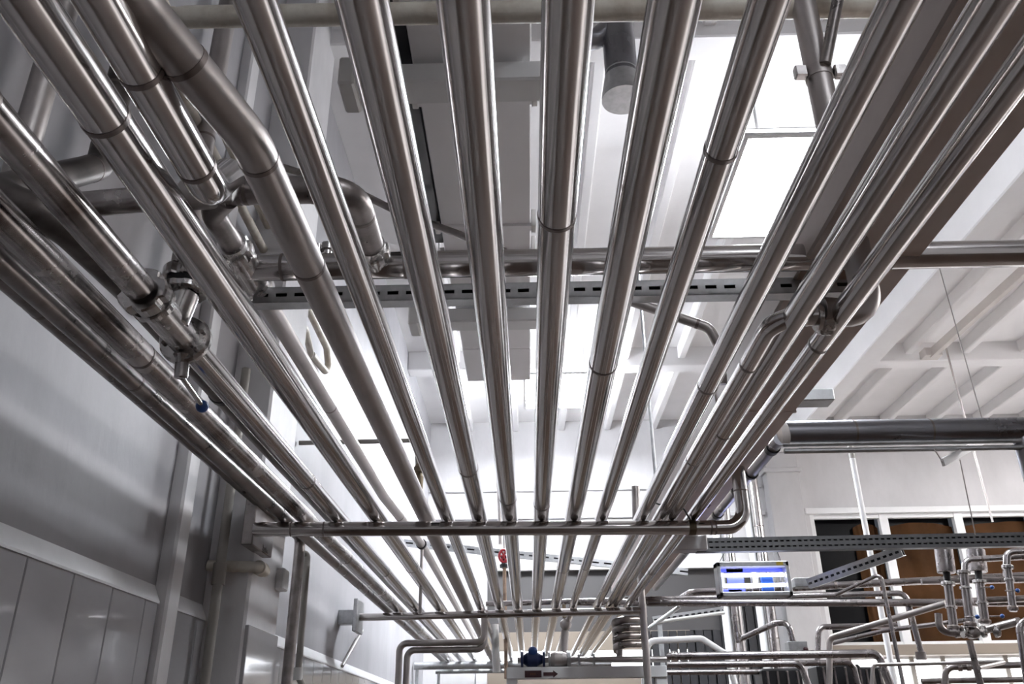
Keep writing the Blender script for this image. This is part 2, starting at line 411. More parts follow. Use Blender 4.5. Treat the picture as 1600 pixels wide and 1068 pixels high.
# ------------------------------------------------------------------ pipe rack: long stainless pipes resting on two rails
HB = 0.86
YA, YZ = -2.2, 11.8
def rack(x, r, label, y0=YA, y1=YZ, m='steel', h=None, bands=(), name='rack_pipe'):
    h = HB+r if h is None else h
    return pipe(name, label, 'pipe', [W(x, y0, h), W(x, y1, h)], r, m, bands=[b-y0 for b in bands], group='long pipes of the overhead rack', seg=32)
rack(-1.053, .0255, 'thin dark stainless rack pipe lowest at left, closest to the plaster wall', m='steel_dark', bands=(2.1, 5.3, 8.0))
rack(-0.972, .0345, 'stained stainless rack pipe second from the left wall', m='steel_stained', bands=(1.95, 4.6))
rack(-0.655, .0385, 'wide polished rack pipe right of the slotted tee fitting', bands=(1.05, 4.9, 7.4))
rack(-0.346, .0285, 'slim polished rack pipe just right of the bent grey pipe', bands=(5.6,))
rack(-0.2065, .0362, 'thick rack pipe left of the pair in front of the white ceiling duct', bands=(2.98, 6.1))
rack(-0.0715, .0368, 'thick rack pipe crossing in front of the middle of the white ceiling duct', bands=(3.4, 7.0))
rack(0.0695, .0362, 'thick upright looking rack pipe in the very middle of the picture', bands=(1.35, 3.5))
rack(0.2125, .0370, 'thick rack pipe just right of the middle, before the grey drop duct', bands=(2.05, 5.0))
rack(0.3375, .0282, 'slim rack pipe left of the glaring ceiling light', bands=(1.15, 4.9))
rack(0.515, .0285, 'rack pipe passing right across the glaring ceiling light', bands=(2.2, 5.7))
rack(0.643, .0303, 'rack pipe second from the right edge of the rack', bands=(2.6,))
rack(0.742, .0262, 'rightmost rack pipe running under the beige box beam', bands=(1.93, 5.1))
# far thin run on brackets above the rack
pipe('stainless_pipe', 'thin dull pipe hung above the rack, starting at the union below the cross header', 'pipe',
     [W(-.717, 2.02, 1.12), W(-.717, 4.2, 1.12), W(-.66, 5.4, 1.12), W(-.655, 11.6, 1.12)], .026, 'steel_matte', bands=[.9, 2.6, (3.35, .012, 1.25, 'black', 'hanger_ring')])
tag(obj('hanger_rod', cyl(W(-.66, 5.4, 1.09), W(-.66, 5.4, .70), .010), 'steel_matte'), 'thin steel post under the dull pipe, left of the rack middle', 'rod')
# dark pipe above the left pipes, from the grimy elbow
pipe('stainless_pipe', 'grimy dark pipe with big elbow dropping from the left riser', 'pipe',
     [W(-1.30, 2.12, HC-.02), W(-1.30, 2.12, 1.62), W(-1.17, 1.53, 1.10), W(-1.02, 1.56, 1.05), W(-.997, 1.90, 1.05), W(-.997, 11.5, 1.05)], .041, 'grime', R=.09, bands=[2.35, 2.75, (4.6, .012, 1.1, 'black', 'strap')])
pipe('stainless_pipe', 'dull left pipe turning down to the floor past the wall pier', 'pipe',
     [W(-1.165, YA, .955), W(-1.165, 4.37, .955), W(-1.165, 4.37, -ZC+.01)], .0275, 'steel_dark', R=.05, bands=[4.0, 7.3])
# bent pipe with offset
pipe('bent_pipe', 'matte grey rack pipe with a swan neck bend at upper left', 'pipe',
     [W(-.565, .55, .955), W(-.53, .86, .935), W(-.447, 1.12, .905), W(-.447, YZ, .896)], .0345, 'steel_matte', R=.22, bands=[.42, .64, 1.0])
# short pipe ending in an elbow that climbs to the manifold
pipe('elbow_pipe', 'short polished pipe at upper left ending in an upturned elbow', 'pipe',
     [W(-.556, YA, .897), W(-.556, 1.245, .897), W(-.60, 1.42, 1.06), W(-.66, 1.56, 1.12)], .033, 'steel', R=.07, bands=[3.15, 3.38])

# flanged tee in the second pipe from the wall
pipe('rack_pipe', 'stained near pipe running into the slotted union nut of the tee', 'pipe', [W(-.825, YA, .892), W(-.825, 1.585, .892)], .0325, 'steel_stained', group='long pipes of the overhead rack', bands=[3.2], seg=32)
pipe('rack_pipe', 'pipe leaving the flanged tee towards the first support rail', 'pipe', [W(-.825, 1.90, .892), W(-.825, YZ, .892)], .0325, 'steel', group='long pipes of the overhead rack', bands=[1.2, 3.1], seg=32)
tee = thing('pipe_tee', W(-.825, 1.58, .86), 'stainless tee fitting with slotted nuts and clamp flange at left', 'pipe fitting')
AY = V((0, 1, 0)); AX = V((1, 0, 0)); AZ = V((0, 0, 1))
obj('body', cyl(W(-.825, 1.60, .892), W(-.825, 1.87, .892), .0385), 'nut_steel', tee)
obj('union_nut', nut(W(-.825, 1.615, .892), AY, .055, .036), 'nut_steel', tee)
obj('union_ring', nut(W(-.825, 1.655, .892), AY, .051, .022, 8, .05), 'nut_steel', tee)
obj('branch', cyl(W(-.815, 1.755, .892), W(-.80, 1.755, .965), .035), 'nut_steel', tee)
fl = obj('clamp_flange', lathe(W(-.825, 1.86, .892), AY, [(-.014, .036), (-.014, .058), (-.006, .063), (.006, .063), (.014, .058), (.03, .045), (.03, .034)], 32), 'nut_steel', tee)
for k in range(6):
    a = k*math.pi/3+.3; obj('bolt', cyl(W(-.825+.047*math.cos(a), 1.838, .892+.047*math.sin(a)), W(-.825+.047*math.cos(a), 1.85, .892+.047*math.sin(a)), .005, seg=8), 'weld', fl)
obj('drain_stub', lathe(W(-.825, 1.86, .852), V((0, .15, -1)), [(0, .024), (.02, .017), (.055, .016), (.058, .012)], 16), 'nut_steel', tee)
rod = obj('lever', cyl(W(-.825, 1.875, .80), W(-.842, 2.05, .80), .0065, seg=10), 'steel', tee)
obj('knob', ball(W(-.845, 2.07, .80), .017), 'blue', rod)
bv = thing('butterfly_valve', W(-.80, 1.755, .96), 'butterfly valve with slotted rings standing on the flanged tee', 'valve')
obj('lower_flange', nut(W(-.80, 1.755, .972), AZ, .054, .018, 8, .06), 'nut_steel', bv)
obj('disc_body', cyl(W(-.80, 1.755, .98), W(-.80, 1.755, .997), .046), 'black', bv)
obj('upper_nut', nut(W(-.80, 1.755, 1.012), AZ, .057, .032, 5), 'nut_steel', bv)
obj('neck', sweep(BM(), fillet([W(-.80, 1.755, 1.02), W(-.80, 1.745, 1.10), W(-.80, 1.625, 1.12)], .06), .031), 'steel_dark', bv)
# header pieces above the rack
hd = thing('header_pipe', W(-1.09, 1.60, 1.12), 'dirty cross pipe from the grimy elbow to the saddle branch at upper left', 'pipe')
obj('tube', sweep(BM(), [W(-1.09, 1.615, 1.12), W(-.72, 1.575, 1.12)], .030), 'steel_stained', hd)
obj('saddle', sweep(BM(), fillet([W(-.76, 1.577, 1.12), W(-.69, 1.575, 1.12), W(-.66, 1.575, 1.12)], .05), [.030, .037, .040] if False else .034), 'steel_matte', hd)
pipe('stainless_pipe', 'cross pipe with elbow joining the header at the upper union', 'pipe',
     [W(-.70, 1.572, 1.125), W(-.375, 1.572, 1.125), W(-.375, 1.84, 1.12)], .032, 'steel_dark', R=.07, bands=[.07, .085, .235, .25, .40])
pipe('stainless_pipe', 'short dark bend from the saddle branch to the left union nut', 'pipe',
     [W(-.66, 1.575, 1.11), W(-.717, 1.64, 1.115), W(-.717, 1.79, 1.12)], .028, 'steel_dark', R=.06)
def union(x, y, h, ax, label, r=.044):
    t = thing('pipe_union', W(x, y, h-.03), label, 'pipe fitting', 'slotted pipe unions on the header')
    a = V(ax); p = W(x, y, h)
    obj('union_nut', nut(p, a, r, .03, 5), 'nut_steel', t); obj('liner', cyl(p-a*.036, p-a*.012, r*.82), 'nut_steel', t); obj('collar', cyl(p+a*.012, p+a*.034, r*.78), 'nut_steel', t)
union(-.717, 1.815, 1.12, AY, 'left slotted union nut above the end of the cross header')
union(-.717, 2.005, 1.12, AY, 'slotted union nut below the end of the cross header')
union(-.375, 1.835, 1.12, AY, 'slotted union nut where the elbow enters the cross header')
th = thing('cross_header', W(-.74, 1.905, 1.085), 'long stainless header pipe crossing above the whole rack', 'pipe')
obj('tube', sweep(BM(), [W(-.74, 1.905, 1.12), W(3.4, 1.905, 1.12)], .0355, 32), 'steel', th)
obj('end_body', lathe(W(-.717, 1.83, 1.12), AY, [(0, .03), (.03, .04), (.13, .04), (.16, .03)]), 'nut_steel', th)
obj('port', cyl(W(-.375, 1.85, 1.12), W(-.375, 1.9, 1.12), .031), 'nut_steel', th)
for x in (-.62, -.52, -.30, .95, 1.38): obj('weld_band', cyl(W(x-.004, 1.905, 1.12), W(x+.004, 1.905, 1.12), .0366), 'weld', th)
for x in (-.535, -.51): obj('sensor_boss', lathe(W(x, 1.91, 1.15), AZ, [(0, .012), (.022, .012), (.022, .018 if x > -.52 else .010), (.04, .018 if x > -.52 else .010)], 12), 'nut_steel', th)
channel('slotted_channel', 'slotted galvanized channel carrying the cross header over the rack', W(-.72, 1.99, 1.085), W(.92, 1.99, 1.085), .045, .04, period=.05)
# cream pipe near the ceiling and cream pipes on the wall
pipe('cream_pipe', 'cream painted pipe crossing at the top with an elbow at its left end', 'pipe',
     [at(225, 130, Y=2.05), W(-.99, 1.80, 1.90), W(3.4, 1.84, 1.90)], .032, 'cream_paint', R=.09, bands=[(.29, .03, 1.13, 'cream_paint', 'sleeve'), (1.7, .012, 1.08, 'cream_paint', 'sleeve')], seg=24)
pipe('cream_pipe', 'left of two thin cream pipes hooked along the plaster wall', 'pipe', [W(-1.34, 1.9, 2.36), W(-1.34, 4.68, 2.30), W(-1.34, 4.86, 2.22), W(-1.376, 4.88, 2.20)], .022, 'cream_paint', R=.05)
pipe('cream_pipe', 'right of two thin cream pipes hooked along the plaster wall', 'pipe', [W(-1.33, 1.9, 2.53), W(-1.33, 5.2, 2.42), W(-1.35, 5.42, 2.30), W(-1.374, 5.0, 2.28)], .024, 'cream_paint', R=.06)
pipe('riser_pipe', 'steel riser on the left wall near the edge of the picture', 'pipe', [W(-1.30, 1.773, HC-.02), W(-1.30, 1.773, 1.25), W(-1.39, 1.773, 1.18)], .036, 'steel_matte', R=.05)
pipe('riser_pipe', 'dull steel riser on the wall behind the swan neck pipe', 'pipe', [W(-1.31, 2.81, HC-.02), W(-1.31, 2.81, 1.55), W(-1.39, 2.81, 1.45)], .042, 'steel_matte', R=.06, bands=[2.0])
pipe('diagonal_pipe', 'thin dark pipe slanting behind the rack below the white ceiling duct', 'pipe', [at(545, 293, Y=3.4)+V((-.70, 0, .27)), at(545, 293, Y=3.4), at(620, 330, Y=3.4), at(790, 393, Y=3.4)], .018, 'steel_dark')

# ------------------------------------------------------------------ supports
cb = thing('support_rail', W(-1.2, 3.66, .83), 'first stainless support rail under the rack with upturned right end', 'support')
path = fillet([W(-1.17, 3.62, .829), W(.962, 3.725, .829), W(.962, 3.725, 1.12)], .085, 12)
obj('tube', sweep(BM(), path, .031, 32), 'steel', cb)
for s in (.16, .30, 1.98, 2.0, 2.26): p, d = along(path, s); obj('weld_band', cyl(p-d*.003, p+d*.003, .0322), 'weld', cb)
obj('wall_plate', bbox(W(-1.215, 3.62-.02, .76), W(-1.165, 3.90, .98), .004), 'steel_dark', cb)
cb2 = thing('support_rail', W(-1.25, 6.5, .83), 'second stainless support rail further along the rack', 'support')
obj('tube', sweep(BM(), [W(-1.25, 6.55, .832), W(.82, 6.41, .832)], .027, 24), 'steel', cb2)
obj('wall_plate', bbox(W(-1.275, 6.42, .72), W(-1.245, 6.68, .95), .004), 'galvanized', cb2)
obj('stand_off', bbox(W(-1.40, 6.50, .78), W(-1.26, 6.60, .88), .004), 'galvanized', cb2)
obj('weld_band', cyl(W(-.30, 6.487, .832), W(-.29, 6.486, .832), .028), 'weld', cb2)
for i, (y, x0, h, lab) in enumerate(((10.9, -1.38, .832, 'third pale support rail far along the rack'), (11.7, -1.2, .82, 'last pale support rail of the rack by the back wall'))):
    t = thing('support_rail', W(x0, y, h), lab, 'support')
    obj('tube', sweep(BM(), [W(x0, y, h-.02), W(1.0, y, h-.02)], .045 if i == 0 else .03, 20), 'galvanized', t)
    obj('post', cyl(W(x0+.04, y, h-.02), W(x0+.04, y, -ZC+.005), .02, seg=12), 'galvanized', t)
# strap with ratchet at the first rail
st = thing('strap_clamp', W(.73, 3.70, .80), 'black band clamp with clips round the first support rail', 'clamp')
obj('band', cyl(W(.71, 3.712, .829), W(.74, 3.714, .829), .0335), 'brass_dark', st)
obj('tail', sweep(BM(), fillet([W(.72, 3.70, .86), W(.69, 3.66, .90), W(.62, 3.64, .90), W(.56, 3.66, .93)], .02), .004, 8), 'black', st)
for x in (.645, .78): obj('clip', bbox(W(x-.02, 3.62, .90), W(x+.02, 3.66, .94), .004), 'black', st)
# box beam on the right with its conduit
bb = thing('box_beam', W(.87, 3, 1.10), 'long beige box beam running above the right edge of the rack', 'beam')
obj('casing', bbox(W(.726, YA, 1.10), W(1.02, 7.5, 1.26), .006), 'box_paint', bb)
obj('slot_strip', box(BM(), W(.93, 5.2, 1.094), W(.945, 7.5, 1.101)), 'black', bb)
for y in (3.0, 5.05): obj('cover_joint', box(BM(), W(.724, y, 1.097), W(1.022, y+.012, 1.262)), 'box_paint', bb)
for i, y in enumerate((0.9, 5.5)): 
    tag(obj('hanger_rod', cyl(W(.87, y, 1.25), W(.87, y, HC), .012, seg=10), 'galvanized'), ('nearer' if i == 0 else 'farther') + ' steel rod holding the beige box beam from the ceiling', 'rod')
tag(obj('stub_bracket', bbox(W(.99, 2.90, 1.105), W(1.135, 2.98, 1.15), .003), 'galvanized'), 'short galvanized bracket sticking out right of the box beam', 'bracket')
pipe('conduit', 'dark conduit clipped along the right side of the box beam', 'conduit', [W(1.075, 3.42, 1.13), W(1.075, 7.3, 1.13)], .026, 'duct_metal', bands=[(.12, .02, 1.2, 'black', 'clip'), (.5, .012, 1.25, 'black', 'clip'), (.8, .012, 1.25, 'black', 'clip'), (1.3, .02, 1.2, 'black', 'clip')])
pd = thing('round_duct', W(1.07, 3.45, 1.10), 'dark round metal duct running right from the end of the box beam conduit', 'duct')
obj('tube', sweep(BM(), [W(1.10, 3.45, 1.165), W(4.0, 3.45, 1.165)], .053, 32), 'duct_metal', pd)
obj('end_cap', lathe(W(1.065, 3.44, 1.155), V((1, .1, .1)), [(0, .03), (.01, .05), (.04, .056), (.045, .052)], 32), 'white_paint', pd)
for x in (1.40, 1.72): obj('seam', cyl(W(x-.004, 3.45, 1.165), W(x+.004, 3.45, 1.165), .0542, seg=32), 'weld', pd)
for dz in (.055, .085): tag(obj('thin_pipe', sweep(BM(), [W(1.09, 3.43, 1.165-dz), W(3.9, 3.43, 1.165-dz)], .011, 12), 'galvanized'), ('upper' if dz < .06 else 'lower') + ' thin bright pipe running under the dark round duct', 'pipe')
pipe('drop_pipe', 'dark drop pipe going down from the round duct at the right edge', 'pipe', [W(2.10, 3.45, 1.15), W(2.10, 3.45, .2)], .035, 'duct_metal')
# hanging bracket under the round duct
hb = thing('hanging_bracket', W(1.9, 3.4, 1.05), 'white angle bracket hung on wires under the dark round duct', 'bracket')
a, b = at(1473, 722, Y=3.25), at(1543, 684, Y=3.75)
obj('angle', bar(BM(), a, b, .012, .03), 'white_paint', hb)
obj('wire', cyl(b, W(b.x-.05, b.y+.02, HC), .003, seg=6), 'steel_matte', hb)
obj('wire', cyl(a, a+V((-.01, .02, .06)), .003, seg=6), 'steel_matte', hb)
tag(obj('hanger_wire', cyl(at(1500, 718, Y=3.4), at(1524, 835, Y=3.4), .0025, seg=6), 'steel_matte'), 'thin wire hanging down from the white angle bracket', 'wire')
cb_ = thing('ceiling_bracket', W(5.4, 9.3, HC-.3), 'pale ceiling rail with two hanging wires in the right bay', 'bracket')
obj('rail', bar(BM(), W(4.85, 6.6, HC-.28), W(4.78, 9.1, HC-.28), .06, .10), 'beam_paint', cb_)
obj('foot', bbox(W(4.68, 9.05, HC-.32), W(4.88, 9.2, HC-.22), .005), 'beam_paint', cb_)
obj('wire', cyl(W(4.85, 8.9, HC-.3), W(4.88, 8.9, 2.0), .012, seg=6), 'steel_matte', cb_)
pipe('white_post', 'slim white tube standing before the high window', 'post', [at(1327, 690, Y=8.0), W(at(1327, 690, Y=8.0).x, 8.0, -ZC+.005)], .027, 'white_paint', bands=[(.05, .12, 1.02, 'plastic_grey', 'sleeve')])

# vertical pipe and elbow at upper right
pipe('riser_pipe', 'steel riser at upper right behind the ceiling light glare', 'pipe', [W(.822, 1.80, HC-.02), W(.822, 1.80, 1.05), W(.822, 1.80, .90), W(.70, 1.78, .90)], .034, 'steel_matte', R=.06)
cl = thing('pipe_clamp', W(.822, 1.80, 1.60), 'two eared pipe clamp on the riser at upper right', 'clamp')
obj('ring', cyl(W(.822, 1.80, 1.615), W(.822, 1.80, 1.65), .0365), 'steel_matte', cl)
for s in (-1, 1): obj('ear', bbox(W(.822+s*.036, 1.775, 1.612), W(.822+s*.07, 1.80, 1.65), .004), 'nut_steel', cl)
obj('strut', cyl(W(.83, 1.765, 1.64), W(1.02, 1.55, 2.35), .016, seg=14), 'steel_dark', cl)
pipe('elbow_pipe', 'rack pipe starting with a wide elbow below the cross header at right', 'pipe',
     [W(.72, 1.785, .895), W(.597, 1.80, .892), W(.597, 2.02, .889), W(.597, YZ, .8845)], .0248, 'steel', R=.12, bands=[.36, 1.2])
un = thing('pipe_union', W(.725, 1.80, .86), 'slotted union under the right pipes beside the wide elbow', 'pipe fitting')
obj('union_nut', nut(W(.715, 1.80, .89), AX, .040, .03), 'nut_steel', un)
obj('liner', cyl(W(.69, 1.79, .89), W(.70, 1.79, .89), .034), 'nut_steel', un)
pipe('small_pipe', 'small slanting steel pipe with elbow under the ceiling ribs', 'pipe', [at(985, 470, Y=2.6), at(1108, 512, Y=2.6), at(1125, 545, Y=2.62), at(1128, 600, Y=2.64)], .0175, 'steel_matte', R=.05, bands=[.24])
dd = thing('drop_duct', W(.475, 3.0, 2.62), 'grey round duct ending in a collar below the cream pipe', 'duct')
obj('tube', sweep(BM(), [W(.475, 3.0, 2.66), W(.475, 3.0, HC-.02)], .075, 32), 'duct_metal', dd)
obj('collar', lathe(W(.475, 3.0, 2.60), AZ, [(0, .070), (0, .098), (.03, .096), (.13, .078)], 32), 'galvanized', dd)
obj('seam', cyl(W(.475, 3, 2.75), W(.475, 3, 2.757), .0765, seg=32), 'galvanized', dd)
obj('side_branch', sweep(BM(), fillet([W(.45, 3.0, 3.05), W(.33, 3.0, 2.92), W(.24, 3.0, 3.15)], .08), .05), 'duct_metal', dd)

# white ceiling duct with its straps
wd = thing('white_duct', W(-.19, 4, 2.3), 'white rectangular ventilation duct hung left of the middle', 'duct')
for y0, y1 in ((1.0, 2.10), (2.115, 2.62), (2.635, 3.55), (3.565, 4.30), (4.33, 5.0), (5.01, 5.55)):
    obj('duct_section', bbox(W(-.392+.004*random.uniform(-1, 1), y0, 2.30), W(.052, y1, 2.62), .006), 'white_duct', wd)
for y in (2.105, 2.63, 3.555, 3.80, 4.31):
    bm = BM(); bar(bm, W(-.41, y, 2.293), W(.066, y, 2.293), .045, .014, up=(0, 0, 1)); obj('strap', bm, 'white_duct', wd)
    for x in (-.41, .066): obj('strap_hook', bbox(W(x-.012, y-.03, 2.28), W(x+.012, y+.03, 2.32 if x < 0 else 2.38), .003), 'plastic_white', wd)
for i, y in enumerate((2.40, 4.38)):
    t = thing('duct_carrier', W(-.6, y, 2.2), ('nearer' if i == 0 else 'farther') + ' white carrier bar under the white rectangular duct', 'support')
    obj('bar', bbox(W(-.63, y, 2.19), W(.20, y+.13, 2.28), .008), 'white_paint', t)
    obj('end_block', bbox(W(-.66, y-.02, 2.17), W(-.60, y+.15, 2.30), .008), 'plastic_white', t)
    for x in (-.5, .15): obj('rod', cyl(W(x, y+.06, 2.27), W(x, y+.06, HC), .008, seg=8), 'white_paint', t)
tag(obj('shade_block', bbox(W(-.56, 1.0, 2.33), W(-.397, 3.75, 2.66), .006), 'dark_void'), 'black block standing in for the shaded gap left of the white duct', 'duct')  # black block added in place of the shadow beside the white duct

# thin grey pipe from the wall with a drop and black valve
t = thing('drop_assembly', W(-.72, 4.97, 1.2), 'thin grey wall pipe with a drop and dark valve behind the rack', 'pipe')
obj('tube', sweep(BM(), fillet([W(-1.39, 4.97, 1.668), W(-.66, 4.97, 1.672), W(-.64, 4.97, 1.25)], .03), .014), 'plastic_grey', t)
obj('valve_body', lathe(W(-.64, 4.97, 1.52), -AZ, [(0, .022), (.02, .034), (.05, .034), (.06, .02), (.08, .028), (.16, .024), (.17, .012)], 16), 'brass_dark', t)
# wall services by the pier
pipe('conduit', 'grey plastic downpipe in the corner left of the wall pier', 'conduit', [W(-1.31, 3.66, 1.6), W(-1.31, 3.66, -ZC+.01)], .021, 'plastic_grey', bands=[(.95, .045, 1.35, 'plastic_grey', 'coupling')])
pipe('cream_pipe', 'peeling cream pipe stub wrapping the wall pier', 'pipe', [W(-1.39, 3.735, .70), W(-1.17, 3.735, .69), W(-1.17, 3.84, .69)], .024, 'cream_paint', R=.012, bands=[(.25, .03, 1.3, 'cream_paint', 'lump')])
pipe('plastic_pipe', 'pale plastic downpipe with a kink right of the wall pier', 'pipe', [W(-1.19, 4.5, .90), W(-1.16, 4.52, .90), W(-1.16, 4.55, .30), W(-1.12, 4.58, .22), W(-1.12, 4.58, -ZC+.01)], .017, 'plastic_grey', R=.02, bands=[(.62, .03, 1.35, 'plastic_white', 'coupling')])
tag(obj('junction_box', bbox(W(-1.21, 4.14, .66), W(-1.165, 4.23, .76), .006), 'white_paint'), 'small white junction box on the wall pier', 'box')
pipe('brace', 'pale slanting brace on the wall below the second support rail', 'brace', [at(566, 985, X=-1.36), at(535, 1040, X=-1.37)], .012, 'plastic_grey')
# twin drop pipes below second rail
for i, (dy, dh, lab) in enumerate(((0, 0, 'outer of twin steel pipes stepping down left of the rack'), (.03, -.085, 'inner of twin steel pipes stepping down left of the rack'))):
    pipe('drop_pipe', lab, 'pipe', [W(-.33+i*.0, 6.75+dy, .90), W(-.33, 6.75+dy, .665+dh*.55), W(-.97+i*.055, 6.75+dy, .665+dh*.55), W(-.97+i*.055, 6.75+dy, -ZC+.01)], .0245, 'steel_matte', R=.06, group='twin drop pipes')
# far slotted tray and red valve
channel('slotted_channel', 'slotted galvanized rail sagging across the back behind the rack', at(630, 847, Y=9.6), at(1075, 893, Y=9.6), .075, .05, period=.14)
rv = thing('red_valve', at(789, 945, Y=8.6), 'red handwheel valve on a rusty upright pipe behind the rack', 'valve')
p0, p1 = at(791, 1060, Y=8.6), at(788, 885, Y=8.6); p2 = at(787, 790, Y=8.6)
obj('pipe', cyl(p0, p1, .018), 'rust', rv); obj('upper_pipe', cyl(p1, p2, .011), 'steel_matte', rv)
obj('body', lathe(p1, AZ, [(-.01, .045), (.02, .05), (.03, .03), (.08, .03), (.1, .04)], 16), 'black', rv)
bm = BM(); wheel = at(787, 868, Y=8.55)
ring = [wheel + V((.045*math.cos(2*math.pi*k/16), 0, .06*math.sin(2*math.pi*k/16))) for k in range(17)]
sweep(bm, ring, .013, 8, caps=False); obj('handwheel', bm, 'red', rv)
for k in range(3):
    a = k*math.pi/3; d = V((.045*math.cos(a), 0, .06*math.sin(a))); obj('spoke', cyl(wheel-d, wheel+d, .008, seg=6), 'red', rv)

# ------------------------------------------------------------------ slotted tray and insect lamp on the right
channel('cable_tray', 'long grey perforated cable tray crossing before the high window', W(1.0, 5.03, 1.02), W(4.4, 5.09, 1.045), .078, .05, period=.035, rows=2, cat='cable tray', m='tray_grey')
tag(obj('tray_end_box', bbox(W(.86, 4.99, .985), W(1.06, 5.10, 1.07), .006), 'white_paint'), 'pale box joining the cable tray to the box beam', 'box')
channel('cable_tray', 'slotted steel arm slanting up to the cable tray by the window', at(1262, 912, Y=5.6), at(1408, 860, Y=5.13), .06, .04, period=.04, cat='cable tray')
tag(obj('arm_foot', bbox(at(1243, 916, Y=5.6), at(1262, 905, Y=5.68), .003), 'galvanized'), 'small grey foot of the slanting slotted arm', 'bracket')
uv = thing('insect_lamp', W(1.35, 5.2, .75), 'insect lamp with two glowing violet tubes hung under the cable tray', 'lamp')
x0, x1, z0, z1 = 1.135, 1.565, .745, .945
for a, b in (((x0, z1-.03), (x1, z1)), ((x0, z0), (x1, z0+.025)), ((x0, z0), (x0+.022, z1)), ((x1-.022, z0), (x1, z1))):
    obj('housing', bbox(W(a[0], 5.16, a[1]), W(b[0], 5.26, b[1]), .003), 'galvanized', uv)
for a, b in (((x0+.02, z1-.05), (x1-.02, z1-.028)), ((x0+.02, z0+.022), (x0+.15, z0+.05)), ((x0+.07, z0+.02), (x0+.17, z1-.03))): obj('back_strip', box(BM(), W(a[0], 5.235, a[1]), W(b[0], 5.24, b[1])), 'uv_blue', uv)
for k in range(9): obj('guard_wire', cyl(W(x0+.04+k*.044, 5.25, z0+.01), W(x0+.04+k*.044, 5.25, z1-.01), .0012, seg=6), 'galvanized', uv)
for h in (.872, .812): obj('tube', cyl(W(x0+.03, 5.20, h), W(x1-.03, 5.20, h), .011, seg=14), 'uv_tube', uv)
obj('holder', bbox(W(1.40, 5.205, .775), W(1.47, 5.232, .865), .003), 'blue', uv)
obj('label', box(BM(), W(x1-.075, 5.157, z1-.024), W(x1-.035, 5.161, z1-.006)), 'yellow', uv)
for x in (x0+.02, x1-.03): obj('wire', cyl(W(x, 5.2, z1-.005), W(x+.03 if x < 1.3 else x-.05, 5.1, 1.0), .002, seg=6), 'black', uv)
# upright pipes in front of the back wall pier
for px0, px1, r, m, lab, Y in ((1128, 1155, .085, 'steel', 'left steel upright before the white back wall pier', 11.2), (1177, 1220, .085, 'steel', 'right steel upright before the white back wall pier', 11.2),
                               (1112, 1140, .07, 'white_paint', 'left white upright beside the steel upright near the pier', 11.3), (1163, 1204, .07, 'white_paint', 'right white upright beside the steel upright near the pier', 11.3)):
    a = at(px0, 760, Y=Y); x = at(px1 if False else px0, 760, Y=Y).x
    pipe('upright_pipe', lab, 'pipe', [W(x, Y, HC-.3), W(x, Y, -ZC+.01)], r*.8, m, bands=[1.5, 2.9] if m == 'steel' else ())

# ------------------------------------------------------------------ lower right pipework
def px_pipe(name, label, pts, wpx, m='steel_dim', R=None, bands=(), group=None, cat='pipe'):
    P = [at(x, y, Y=Y) for x, y, Y in pts]
    d = sum(((p-V((0, 0, ZC))).dot(FW)) for p in P)/len(P)
    r = wpx*d/F/2
    return pipe(name, label, cat, P, r, m, R=R or r*3, bands=bands, group=group, seg=20)
G = 'steel pipes crossing at lower right'
px_pipe('process_pipe', 'topmost of three long pipes at lower right, ending in a bend by the doorway', [(1055, 940, 7.6), (1080, 925, 7.1), (1270, 916, 6.9), (1500, 904, 6.8), (1640, 897, 6.8)], 11, bands=[(1.3, .012, 1.04, 'weld', 'weld_band'), (1.6, .01, 1.04, 'weld', 'weld_band')], group=G)
px_pipe('process_pipe', 'middle of three long pipes, turning down at right into a flange', [(760, 943, 6.95), (1008, 936, 6.6), (1415, 926, 6.3), (1440, 1022, 6.3)], 8.5, group=G, R=.06)
px_pipe('process_pipe', 'lowest and thickest of three long pipes at lower right', [(900, 940, 6.9), (1010, 941, 6.5), (1640, 941, 6.1)], 11, group=G)
px_pipe('process_pipe', 'slim tube arching over and dropping in front of the long pipes', [(1306, 929, 6.2), (1376, 896, 6.0), (1412, 1072, 6.0)], 6, R=.03, group=G)
px_pipe('process_pipe', 'hooked pipe rising left of the slanting pipes', [(1277, 1072, 7.0), (1279, 979, 7.0), (1345, 978, 7.0), (1400, 976, 7.0)], 9, 'steel_dim', group=G)
px_pipe('process_pipe', 'upper slanting pipe climbing right to the valves', [(1296, 1072, 6.6), (1296, 996, 6.6), (1478, 942, 5.9)], 9.5, 'steel_matte', R=.06, group=G)
px_pipe('process_pipe', 'lower slanting pipe climbing right below the other one', [(1301, 1004, 6.8), (1380, 985, 6.6), (1520, 967, 6.2)], 7, 'steel_dim', group=G)
px_pipe('process_pipe', 'thick bright pipe low at right with elbow turning down', [(1042, 1025, 6.3), (1372, 1020, 6.1), (1392, 1072, 6.1)], 12, R=.06, bands=[(.05, .02, 1.35, 'nut_steel', 'clamp_ring')], group=G)
px_pipe('process_pipe', 'pipe just below the thick bright one, turning down sooner', [(1042, 1038, 6.5), (1250, 1036, 6.4), (1264, 1072, 6.4)], 10, R=.06, group=G)
px_pipe('process_pipe', 'short low pipe turning down between two elbows', [(1240, 1036, 6.7), (1332, 1034, 6.7), (1342, 1072, 6.7)], 9, R=.06, group=G)
px_pipe('process_pipe', 'lowest dull pipe behind the white frame end', [(1035, 1050, 6.9), (1200, 1049, 6.9)], 8, 'steel_dim', group=G)
px_pipe('process_pipe', 'slanting steel pipe with a bend dropping into the grey box', [(1152, 1000, 7.2), (1212, 973, 6.6), (1232, 972, 6.5), (1240, 1006, 6.5)], 9, R=.07, group=G)
